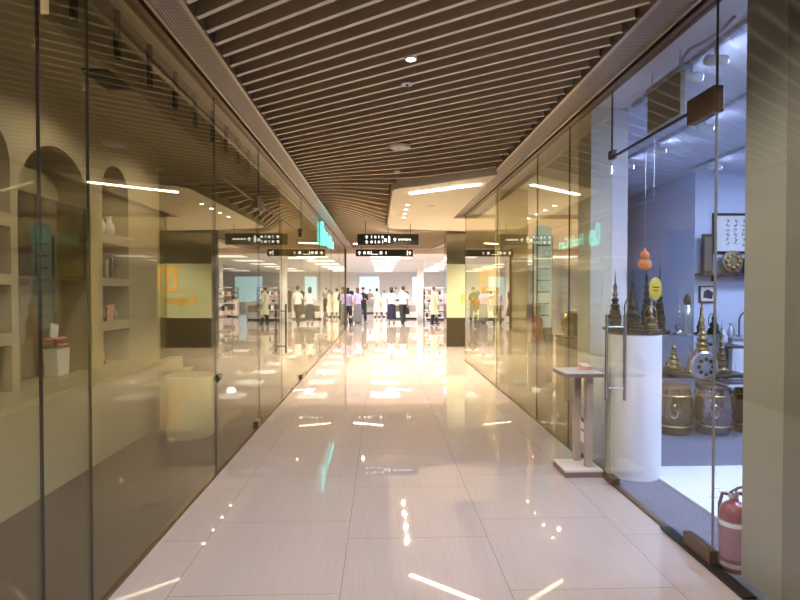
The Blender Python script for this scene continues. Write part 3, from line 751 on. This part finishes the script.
# ================================================================ CEILING FITTINGS
def linear(label, x0, y0, x1, y1, z, m='lamp_warm'):
    L = math.hypot(x1-x0, y1-y0)
    t = thing('linear_light', label, 'ceiling light', ((x0+x1)/2, (y0+y1)/2, z-.045), math.atan2(y1-y0, x1-x0))
    MB().box(-L/2, L/2, -.032, .032, .022, .038).build('diffuser', m, t)
    MB().box(-L/2-.01, L/2+.01, -.042, .042, .0385, .045).build('frame', 'white', t)
linear('bright linear light on cream ceiling in front of the black signs', .49, 9.24, 1.51, 8.40, ZG)
linear('linear light in the slatted ceiling behind upper black sign', -1.0, 20.3, .07, 19.9, ZC)
linear('linear light in the slatted ceiling just inside the glass corridor start', -.6, .9, .6, .2, ZC, 'lamp_white')  # added out of view to light the near floor
linear('linear light behind the camera near the corridor back wall', -.6, -1.4, .6, -2.1, ZC, 'lamp_white')  # unseen fixture added to brighten the near corridor
for i, Y in enumerate((10.5, 11.1, 11.7, 12.35)):
    t = thing('downlight', ['nearest', 'second', 'third', 'farthest'][i]+' small round downlight in the row on cream ceiling', 'downlight', (.50, Y, ZG-.010), 0, 'downlights on cream ceiling')
    MB().lathe([(.03, 0), (.05, 0), (.055, .009)], seg=16).build('ring', 'white', t, True)
    MB().lathe([(.001, -.001), (.032, -.001)], seg=16, caps=False).build('lens', 'lamp_spot', t)
def ceiling_round(name, label, cat, x, y, r, h, m, z=ZC):
    t = thing(name, label, cat, (x, y, z-h))
    MB().lathe([(r*.5, 0), (r*.9, h*.25), (r, h*.7), (r, h)], seg=24).build('housing', m, t, True)
    return t
ceiling_round('ceiling_speaker', 'round white ceiling speaker disc hanging under dark slats', 'speaker', .225, 6.55, .13, .04, 'white')
t = ceiling_round('smoke_detector', 'tiny white detector on slats beyond the round speaker disc', 'detector', .23, 7.9, .05, .03, 'white')
t = thing('sprinkler_head', 'small white sprinkler with dark stem on slats near bright spot', 'sprinkler', (.215, 4.55, ZC-.035))
MB().lathe([(.012, 0), (.012, .04)], seg=10).build('stem', 'dark_steel', t, True)
MB().lathe([(.045, .012), (.05, .018), (.02, .024)], seg=16).build('plate', 'white', t, True)
t = thing('downlight', 'bright round downlight between dark slats near the camera', 'downlight', (.22, 4.08, ZC-.012))
MB().lathe([(.028, 0), (.045, 0), (.05, .012)], seg=20).build('ring', 'white', t, True)
MB().lathe([(.001, -.001), (.03, -.001)], seg=16, caps=False).build('lens', 'lamp_spot', t)
t = ceiling_round('ceiling_speaker', 'flat pale speaker disc on cream ceiling behind linear light', 'speaker', .95, 10.7, .11, .02, 'white', ZG)
# ================================================================ STAND TABLE by the door
t = thing('pedestal_table', 'small brown pedestal table with two posts beside glass door', 'table', (1.732, 4.80, 0))
MB().box(-.165, .165, -.17, .16, .012, .045, .003).build('base_plate', 'stand_edge', t)
MB().box(-.165, .165, -.17, .16, .045, .062, .002).build('base_top', 'stand_top', t)
MB().box(-.165, .165, -.17, .16, 0, .012).build('base_skirt', 'stand_edge', t)
for xo, y in ((.075, -.06), (.035, .12)): MB().box(xo-.03, xo+.03, y-.03, y+.03, .062, .855, .003).build('post', 'stand_wood', t)
MB().box(-.165, .165, -.17, .17, .855, .885, .002).build('top_edge', 'stand_edge', t)
MB().box(-.168, .168, -.173, .173, .885, .897, .002).build('tabletop', 'stand_top', t)
t2 = thing('leaflet', 'white leaflet with red print taped between the table posts', 'leaflet', (1.79, 4.828, .25))
MB().box(-.004, .004, -.05, .05, 0, .34).build('sheet', 'paper', t2)
MB().box(-.006, -.004, -.035, .035, .18, .22).build('print', 'red', t2)
MB().box(-.006, -.004, -.035, .035, .10, .115).build('print', 'red', t2)
t = thing('cardboard_box', 'small open pinkish box lying on the pedestal table', 'box', (1.80, 4.82, .8975), .4)
MB().box(-.05, .05, -.035, .035, 0, .025, .002).build('box', 'pink', t)
MB().obox((.005, 0, .040), (.10, .07, .006), 0, .35, .1).build('lid', 'cream_cloth', t)
# ================================================================ STORE BEYOND
ZS = 3.10
struct(MB().box(-12, 14, 22.75, 50, ZS, ZS+.1), 'ceiling', 'store_white')
struct(MB().box(-12, 14, 48, 48.1, 0, ZS), 'wall_back', 'store_white')
struct(MB().box(-12.1, -12, 22.3, 50, 0, ZS), 'wall_left', 'store_white')
struct(MB().box(13.9, 14, 12.4, 50, 0, 3.4), 'wall_right', 'store_white')
struct(MB().box(-12, XL-.05, 22.3, 22.4, 0, ZC), 'wall_left', 'store_white')
struct(MB().box(9, 14, 12.3, 12.4, 0, 3.3), 'wall_right', 'cream_plaster')
struct(MB().box(2.8, 14, 15.3, 22.75, 3.3, 3.4).box(9, 14, 12.4, 15.3, 3.3, 3.4), 'ceiling', 'gypsum')
struct(MB().box(3.2, 14, 22.6, 22.75, ZS-.02, 3.4), 'trim_20', 'store_pink')
names_ = ['left', 'centre', 'right']
k = 0
for j, Y in enumerate((24.6, 28.2, 31.8, 35.4, 39, 43)):
    for i, X in enumerate((-6.5, -3.4, 0.2, 3.8, 8)):
        t = thing('ceiling_light', 'white square ceiling light of the far store, row %s, %s' % (['nearest to corridor', 'second from corridor', 'third from corridor', 'fourth from corridor', 'fifth from corridor', 'at the back wall'][j], ['far left', 'left', 'centre', 'right', 'far right'][i]), 'ceiling light', (X, Y, ZS-.03), 0, 'ceiling lights of the far store')
        MB().box(-.65, .65, -.65, .65, 0, .018).build('diffuser', 'lamp_store', t)
        MB().box(-.68, .68, -.68, .68, .018, .03).build('frame', 'white', t)
linear('linear light in far store ceiling right of the black signs', .3, 26.2, 1.4, 25.8, ZS, 'lamp_warm')
# columns of the far store
for x, y, w_ in ((1.95, 27.5, .16), (-2.6, 27.5, .2), (6, 30, .3)):
    struct(MB().box(x-w_, x+w_, y-w_, y+w_, 0, ZS), 'trim_21', 'store_white')
# ad boxes on the back wall
for i, (x, w_) in enumerate(((-1.0, .9), (3.2, .55), (-6.4, .9), (8.5, 1.2))):
    t = thing('advertising_lightbox', ['pale blue lit poster on far wall behind the lavender blouses', 'pale blue lit poster on far wall behind the white shirt', 'pale blue lit poster at the far left of store wall', 'pale blue lit poster at the far right of store wall'][i], 'light box', (x, 47.9, .5))
    MB().box(-w_, w_, 0, .08, 0, 2.3).build('frame', 'white', t); MB().box(-w_+.05, w_-.05, -.02, -.001, .05, 2.25).build('poster', 'light_blue_ad', t)
# display counters and racks
def counter(label, x, y, w_, h_, m, rz=0):
    t = thing('display_counter', label, 'counter', (x, y, 0), rz)
    MB().box(-w_/2, w_/2, -.3, .3, .08, h_, .01).build('body', m, t)
    MB().box(-w_/2+.04, w_/2-.04, -.26, .26, 0, .08).build('plinth', 'black', t)
    MB().box(-w_/2-.02, w_/2+.02, -.32, .32, h_, h_+.03, .005).build('worktop', 'white_gloss', t)
    MB().box(-w_/2+.1, w_/2-.1, -.31, -.301, h_*.45, h_*.8).build('front_panel', 'steel', t)
    return t
counter('low white counter behind the woman in navy skirt', 1.2, 30.5, 1.6, .95, 'store_white')
counter('white counter at left beyond the lavender blouses', -3.0, 30, 2.2, 1.0, 'store_white')
counter('grey counter on right of the white store column', 3.3, 29.5, 1.8, 1.0, 'store_grey')
counter('grey counter at back centre of far store', -.6, 38, 2.4, 1.0, 'store_grey')
counter('pinkish counter far right of far store', 6.6, 33, 2.0, 1.0, 'store_pink')
counter('pinkish counter far left of far store', -7, 33, 2.5, 1.0, 'store_pink')
def rack(label, x, y, n_, cols_, rz=0, h_=1.75):
    t = thing('shelf_rack', label, 'shelf', (x, y, 0), rz)
    f = MB()
    for sx in (-.5, .5):
        for sy in (-.16, .16): f.box(sx-.015, sx+.015, sy-.015, sy+.015, 0, h_)
        f.box(sx-.012, sx+.012, -.15, .15, h_-.03, h_-.005).box(sx-.012, sx+.012, -.15, .15, .03, .055)
    for sy in (-.16, .16): f.box(-.49, .49, sy-.012, sy+.012, h_-.03, h_-.005)
    f.build('frame', 'dark_steel', t)
    for q in range(n_):
        z = .25+q*(h_-.3)/(n_-1)
        MB().box(-.5, .5, -.18, .18, z, z+.02).build('shelf', 'white', t)
    for q in range(n_-1):
        z = .25+q*(h_-.3)/(n_-1)+.021
        xx = -.42; kk = 0
        while xx < .38:
            wd = random.uniform(.08, .16); hh = random.uniform(.12, .26)
            b = MB().box(-wd/2+.005, wd/2-.005, -.12, .12, 0, hh, .01)
            o = b.build('product_box', cols_[(q*3+kk) % len(cols_)]); c_ = Matrix.Rotation(rz, 3, 'Z') @ Vector((xx+wd/2, 0, 0))
            o.location = (x+c_.x, y+c_.y, z+.001); o.rotation_euler = (0, 0, rz)
            tag(o, 'small product box on the '+label, 'box', 'product boxes on the '+label)
            xx += wd+.01; kk += 1
pal = ['dark_brown', 'store_grey', 'pink', 'gold', 'store_white', 'navy_cloth', 'stand_wood']
rack('open shelf rack right of white store column', 2.6, 27.0, 5, pal)
rack('shelf rack behind the man in white shirt', 2.9, 33, 5, pal, .2)
rack('shelf rack at left behind glass wall end', -2.9, 24.6, 5, pal, .3)
rack('shelf rack left of centre at the back', -3.4, 36, 5, pal)
rack('shelf rack at far right behind lit pillar', 4.6, 26.0, 5, pal, -.3)
rack('shelf rack at far left of store', -5.2, 26.5, 5, pal, .2)
rack('shelf rack far right before back wall', 7, 36.5, 5, pal)
# gold display stands behind left glass
def garment_stand(label, x, y, m, h_=1.5):
    t = thing('garment_stand', label, 'display stand', (x, y, 0), random.uniform(-.4, .4))
    MB().lathe([(.16, 0), (.16, .015), (.03, .03)], seg=20).build('base', 'black', t, True)
    MB().tube([(0, 0, .02), (0, 0, h_)], .012).build('pole', 'gold', t, True)
    MB().tube([(-.2, 0, h_-.12), (-.1, 0, h_-.06), (0, 0, h_-.03), (.1, 0, h_-.06), (.2, 0, h_-.12)], .01).build('hanger', 'gold', t, True)
    MB().lathe([(.24, .35), (.19, .7), (.13, .98), (.17, 1.2), (.19, h_-.14), (.06, h_-.07)], seg=20, sy=.5).build('garment', m, t, True)
garment_stand('brown garment on black based gold stand inside left glass wall', -1.78, 17.4, 'stand_wood')
garment_stand('cream garment on gold stand farther inside left glass wall', -2.15, 19.2, 'cream_cloth')
garment_stand('dull gold garment on stand near end of left glass wall', -1.95, 21.2, 'old_gold')
for lb_, x_, y_, m_ in (('dark dress on stand left of the white store column', 1.25, 28.6, 'black_cloth'), ('navy dress on stand left of grey counter in far store', -2.3, 35, 'navy_cloth'),
        ('pink dress on stand at left of far store', -4.0, 28.5, 'pink'), ('brown dress on stand between store column and shelf rack', 2.35, 31.4, 'dark_brown'),
        ('grey dress on stand far back in the middle', .9, 41, 'grey_cloth'), ('black dress on stand far back at left', -2.2, 41, 'black_cloth'), ('red brown dress on stand beyond left glass end', -2.4, 26.2, 'dark_brown')):
    garment_stand(lb_, x_, y_, m_, 1.62)
struct(MB().box(-4.6, -1.62, 16.0, 16.1, 2.2, ZC), 'trim_22', 'column_cream')
# ================================================================ PEOPLE
def person(label, x, y, H, facing, top, bottom, hair, style='trousers', long_hair=False, arms=(0, 0), step=.1, top_len=0, skirt_z=.25, shoe='shoe_black', sleeve='short'):
    """facing: angle about Z, 0 = towards the camera (-Y)"""
    t = thing('person', label, 'person', (x, y, 0), facing); s = H/1.75
    V, E, R = [], [], []
    def J(p, r, par=None):
        V.append([c*s for c in p]); R.append(r*s)
        if par is not None: E.append((par, len(V)-1))
        return len(V)-1
    pel = J((0, 0, .95), .12); sp1 = J((0, .01, 1.12), .115, pel); ch = J((0, .01, 1.32), .13, sp1); nb = J((0, .015, 1.46), .055, ch)
    nk = J((0, .005, 1.52), .048, nb); h0 = J((0, -.01, 1.60), .078, nk); h1 = J((0, -.005, 1.68), .078, h0)
    hands = []
    for q, ar in ((-1, arms[0]), (1, arms[1])):
        hp = J((q*.09, 0, .90), .095, pel); kn = J((q*.10, -.02+q*step*.4, .50), .06, hp); an = J((q*.10, .02+q*step*.8, .09), .04, kn)
        J((q*.11, -.10+q*step*.8, .035), .032, an)
        sh = J((q*.17, .01, 1.40), .055, ch)
        if ar == 0: el, wr = (q*.235, .03, 1.13), (q*.25, -.04, .88)
        elif ar == 1: el, wr = (q*.235, .0, 1.13), (q*.12, -.22, 1.10)
        else: el, wr = (q*.24, .0, 1.14), (q*.22, -.26, 1.16)
        e = J(el, .040, sh); w = J(wr, .027, e)
        d = (Vector(wr)-Vector(el)).normalized(); side = Vector((0, 1, 0)) if ar == 0 else Vector((0, 0, 1))
        pm_ = Vector(wr)+d*.07; pi = J(tuple(pm_), .026, w)
        for fi, (off, ln) in enumerate(((-.027, .06), (-.009, .072), (.009, .068), (.027, .052))):
            b0 = pm_+side*off+d*.02; b1 = b0+d*ln*.55; b2 = b1+d*ln*.4+Vector((-q*.012, 0, 0))
            f0 = J(tuple(b0), .009, pi); f1 = J(tuple(b1), .008, f0); J(tuple(b2), .007, f1)
        th = J(tuple(Vector(wr)+d*.04-side*.035), .011, w); J(tuple(Vector(wr)+d*.075-side*.055), .008, th)
        hands.append((sh, el, wr, kn, an, hp))
    me = bpy.data.meshes.new('body'); me.from_pydata(V, E, []); me.materials.append(M['skin'])
    o = bpy.data.objects.new('body', me); C.objects.link(o); o.parent = t
    md = o.modifiers.new('s', 'SKIN'); md.use_smooth_shade = True
    for i, sv in enumerate(me.skin_vertices[0].data): sv.radius = (R[i], R[i]*(.8 if i in (0, 1, 2) else 1)); sv.use_root = (i == 0)
    sb = o.modifiers.new('u', 'SUBSURF'); sb.levels = 1; sb.render_levels = 1
    S = lambda p: tuple(c*s for c in p)
    # face
    fc = MB(); fc.ball(S((0, -.095, 1.625)), .014*s, (.8, 1.2, 1.4), 8); fc.build('nose', 'skin', o, True)
    ey = MB()
    for q in (-1, 1): ey.ball(S((q*.03, -.082, 1.652)), .009*s, (1.3, .6, .8), 8)
    ey.build('eyes', 'black', o, True)
    MB().ball(S((0, -.084, 1.585)), .012*s, (1.7, .5, .5), 8).build('mouth', 'pink', o, True)
    ea = MB()
    for q in (-1, 1): ea.ball(S((q*.078, .0, 1.63)), .02*s, (.4, .8, 1.3), 8)
    ea.build('ears', 'skin', o, True)
    hr = MB(); hr.ball(S((0, .018, 1.685)), .10*s, (.92, 1.0, .85), 16)
    if long_hair: hr.lathe([(.03*s, 1.40*s), (.075*s, 1.45*s), (.088*s, 1.58*s), (.085*s, 1.70*s)], (0, .045*s, 0), 16, sy=.75)
    else: hr.lathe([(.05*s, 1.57*s), (.08*s, 1.62*s), (.085*s, 1.70*s)], (0, .03*s, 0), 16, sy=.85)
    hr.build('hair', hair, t, True)
    # top
    zb = .92-top_len
    tp = MB(); prof = [(.165, zb), (.16, 1.0), (.145, 1.12), (.16, 1.26), (.175, 1.36), (.15, 1.43), (.065, 1.485)]
    if top_len > .3: prof[0] = (.23, zb); prof.insert(1, (.19, .75))
    tp.lathe([(a*s, b*s) for a, b in prof], (0, .008*s, 0), 20, sx=1.08, sy=.80)
    for q, (sh, el, wr, kn, an, hp) in zip((-1, 1), hands):
        a = Vector((q*.165, .01, 1.405)); e = Vector(el); w = Vector(wr)
        end = e if sleeve == 'short' else e.lerp(w, .92)
        pts = [a, a.lerp(e, .5), e.lerp(a, .15)] + ([e, end] if sleeve == 'long' else [])
        tp.tube([S(tuple(p)) for p in pts], [.066*s, .058*s, .054*s]+([.05*s, .036*s] if sleeve == 'long' else []), 10)
    tp.build('shirt' if top_len < .3 else 'coat', top, t, True)
    if style == 'trousers':
        tr = MB(); tr.lathe([(.155*s, .82*s), (.172*s, .88*s), (.155*s, 1.0*s)], (0, 0, 0), 18, sx=1.08, sy=.78)
        for q, (sh, el, wr, kn, an, hp) in zip((-1, 1), hands):
            k_, a_ = Vector(V[kn]), Vector(V[an]); h_ = Vector((q*.088*s, 0, .90*s))
            tr.tube([h_, h_.lerp(k_, .5), k_, k_.lerp(a_, .5), a_+Vector((0, 0, .0))], [.10*s, .098*s, .09*s, .083*s, .075*s], 12)
        tr.build('trousers', bottom, t, True)
    elif style == 'skirt':
        MB().lathe([(.22*s, skirt_z*s), (.20*s, .55*s), (.185*s, .85*s), (.155*s, 1.0*s)], (0, 0, 0), 20, sx=1.05, sy=.85).build('skirt', bottom, t, True)
    for q, (sh, el, wr, kn, an, hp) in zip((-1, 1), hands):
        a_ = Vector(V[an])
        MB().ball((a_.x, a_.y-.05*s, .045*s), .05*s, (.95, 2.5, .88), 12).build('shoe', shoe, t, True)
    return t
def at(px, fy): d = EYE*553/(fy-290.0); return ((px-381)/553*d, d*(1-.0343*(px-400)/553))
P = [('woman with long dark hair, lavender blouse and black trousers, leftmost', 348, 325.5, 1.70, PI*.9, 'lavender', 'black_cloth', 'hair', dict(long_hair=True, arms=(0, 1))),
     ('woman with long brown hair, lavender blouse and wide grey trousers', 357.5, 323.5, 1.72, -PI*.85, 'lavender', 'grey_cloth', 'hair_brown', dict(long_hair=True, arms=(1, 0), style='skirt', skirt_z=.10)),
     ('person in black top facing the corridor behind grey trousers', 363, 321.5, 1.74, -.3, 'black_cloth', 'black_cloth', 'hair', dict(arms=(1, 2), sleeve='long')),
     ('person in long cream coat standing left of another cream coat', 377, 317.2, 1.70, PI*.8, 'cream_cloth', 'cream_cloth', 'hair', dict(top_len=.6, arms=(0, 1), sleeve='long')),
     ('person in cream coat directly left of navy skirt woman', 384, 317.0, 1.62, -PI*.7, 'cream_cloth', 'cream_cloth', 'hair_brown', dict(top_len=.6, arms=(1, 0), sleeve='long')),
     ('woman in white blouse and long navy skirt seen from behind', 391.5, 323.8, 1.74, PI*.95, 'white_cloth', 'navy_cloth', 'hair', dict(long_hair=True, style='skirt', skirt_z=.22, arms=(1, 1))),
     ('man in white shirt and black trousers seen from behind', 403, 324, 1.78, PI*1.1, 'white_cloth', 'black_cloth', 'hair', dict(arms=(0, 1), step=.25)),
     ('person in pale green dress and black boots by lit pillar', 434.5, 324.5, 1.76, PI*.6, 'green_cloth', 'black_cloth', 'hair_brown', dict(top_len=.45, arms=(0, 1), sleeve='long')),
     ('seated looking small person in brown among the crowd behind cream coats', 370, 311.5, 1.66, -.2, 'stand_wood', 'black_cloth', 'hair', dict(arms=(1, 1))),
     ('distant person in dark clothes behind the navy skirt woman', 396, 312.5, 1.78, .3, 'grey_cloth', 'black_cloth', 'hair', dict(arms=(0, 1)))]
for lb, px, fy, H, fa, tp_, bt, hr_, kw in P:
    x, y = at(px, fy); person(lb, x, y, H, fa, tp_, bt, hr_, **kw)
bpy.data.objects
for o in C.objects:
    if o.get('label', '').startswith('seated looking'): o['label'] = 'distant person in brown top between black top and cream coats'
# ================================================================ LAMPS
def lamp(x, y, z, power, col, angle=150, r=.03):
    l = bpy.data.lights.new('lamp', 'SPOT'); l.energy = power; l.color = col; l.spot_size = math.radians(angle); l.spot_blend = .5; l.shadow_soft_size = r
    o = bpy.data.objects.new('lamp', l); C.objects.link(o); o.location = (x, y, z)
    return o
NEU, WARM, BLUE = (1, .93, .88), (1, .82, .56), (.58, .69, 1)
for x, y, p in ((.22, -2.2, 210), (-.6, .6, 160), (.9, 1.7, 165), (.22, 4.08, 205)): lamp(x, y, ZC-.03, p, NEU)  # last one sits at the downlight; the others are added to brighten the corridor
for Y in (10.5, 11.1, 11.7, 12.35): lamp(.5, Y, ZG-.03, 460, WARM)
for x, y, p in ((-.5, 15.5, 650), (1.0, 18.5, 650), (-.4, 20.2, 650), (3.6, 13.9, 800), (5.6, 17, 800), (4.0, 20.5, 800)): lamp(x, y, ZG-.08, p, WARM)  # spots without fixtures, added to brighten the corridor beyond and its ceiling
for x, y in ((-4, 25), (0.4, 25), (4, 25.5), (-4, 30), (.5, 31), (5, 31), (-4, 37), (1, 38), (6, 38), (-3, 44), (4, 44), (-9, 28), (9.5, 28)): lamp(x, y, ZS-.06, 800, (1, .95, .9), 165, .2)  # extra spots added under the store ceiling to brighten the store
for y in (.5, 2.6, 4.6, 6.3): lamp(-2.0, y, ZC-.06, 30, (1, .86, .66), 160)  # spots without fixtures, added to light the niche wall
for y in (8.0, 11, 14, 18, 21): lamp(-3.0, y, ZC-.06, 18, (1, .84, .6), 160)  # weak fill spots added behind the left glass, no fixtures
for x, y in ((3.1, 8.4), (3.6, 11)): lamp(x, y, ZC-.06, 30, WARM, 160)  # fill spots added in the display zone, no fixtures
# ================================================================ CAMERA, WORLD
cam = bpy.data.cameras.new('camera'); co = bpy.data.objects.new('camera', cam); C.objects.link(co)
cam.sensor_width = 36; cam.lens = 36*553/800; cam.clip_end = 200; cam.clip_start = .05
co.location = (0, 0, EYE); co.rotation_euler = (math.radians(90-1.036), 0, math.radians(-1.967))
sc = bpy.context.scene; sc.camera = co
w = bpy.data.worlds.new('world'); sc.world = w; w.use_nodes = True
w.node_tree.nodes['Background'].inputs[0].default_value = (1, .93, .82, 1); w.node_tree.nodes['Background'].inputs[1].default_value = .3
sc.view_settings.view_transform = 'Standard'; sc.view_settings.look = 'None'; sc.view_settings.gamma = 1; sc.view_settings.exposure = 0
sc.view_settings.use_curve_mapping = False
cy = sc.cycles; cy.max_bounces = 14; cy.diffuse_bounces = 4; cy.glossy_bounces = 8; cy.transparent_max_bounces = 40; cy.transmission_bounces = 6
cy.caustics_reflective = False; cy.caustics_refractive = False; cy.sample_clamp_indirect = 6
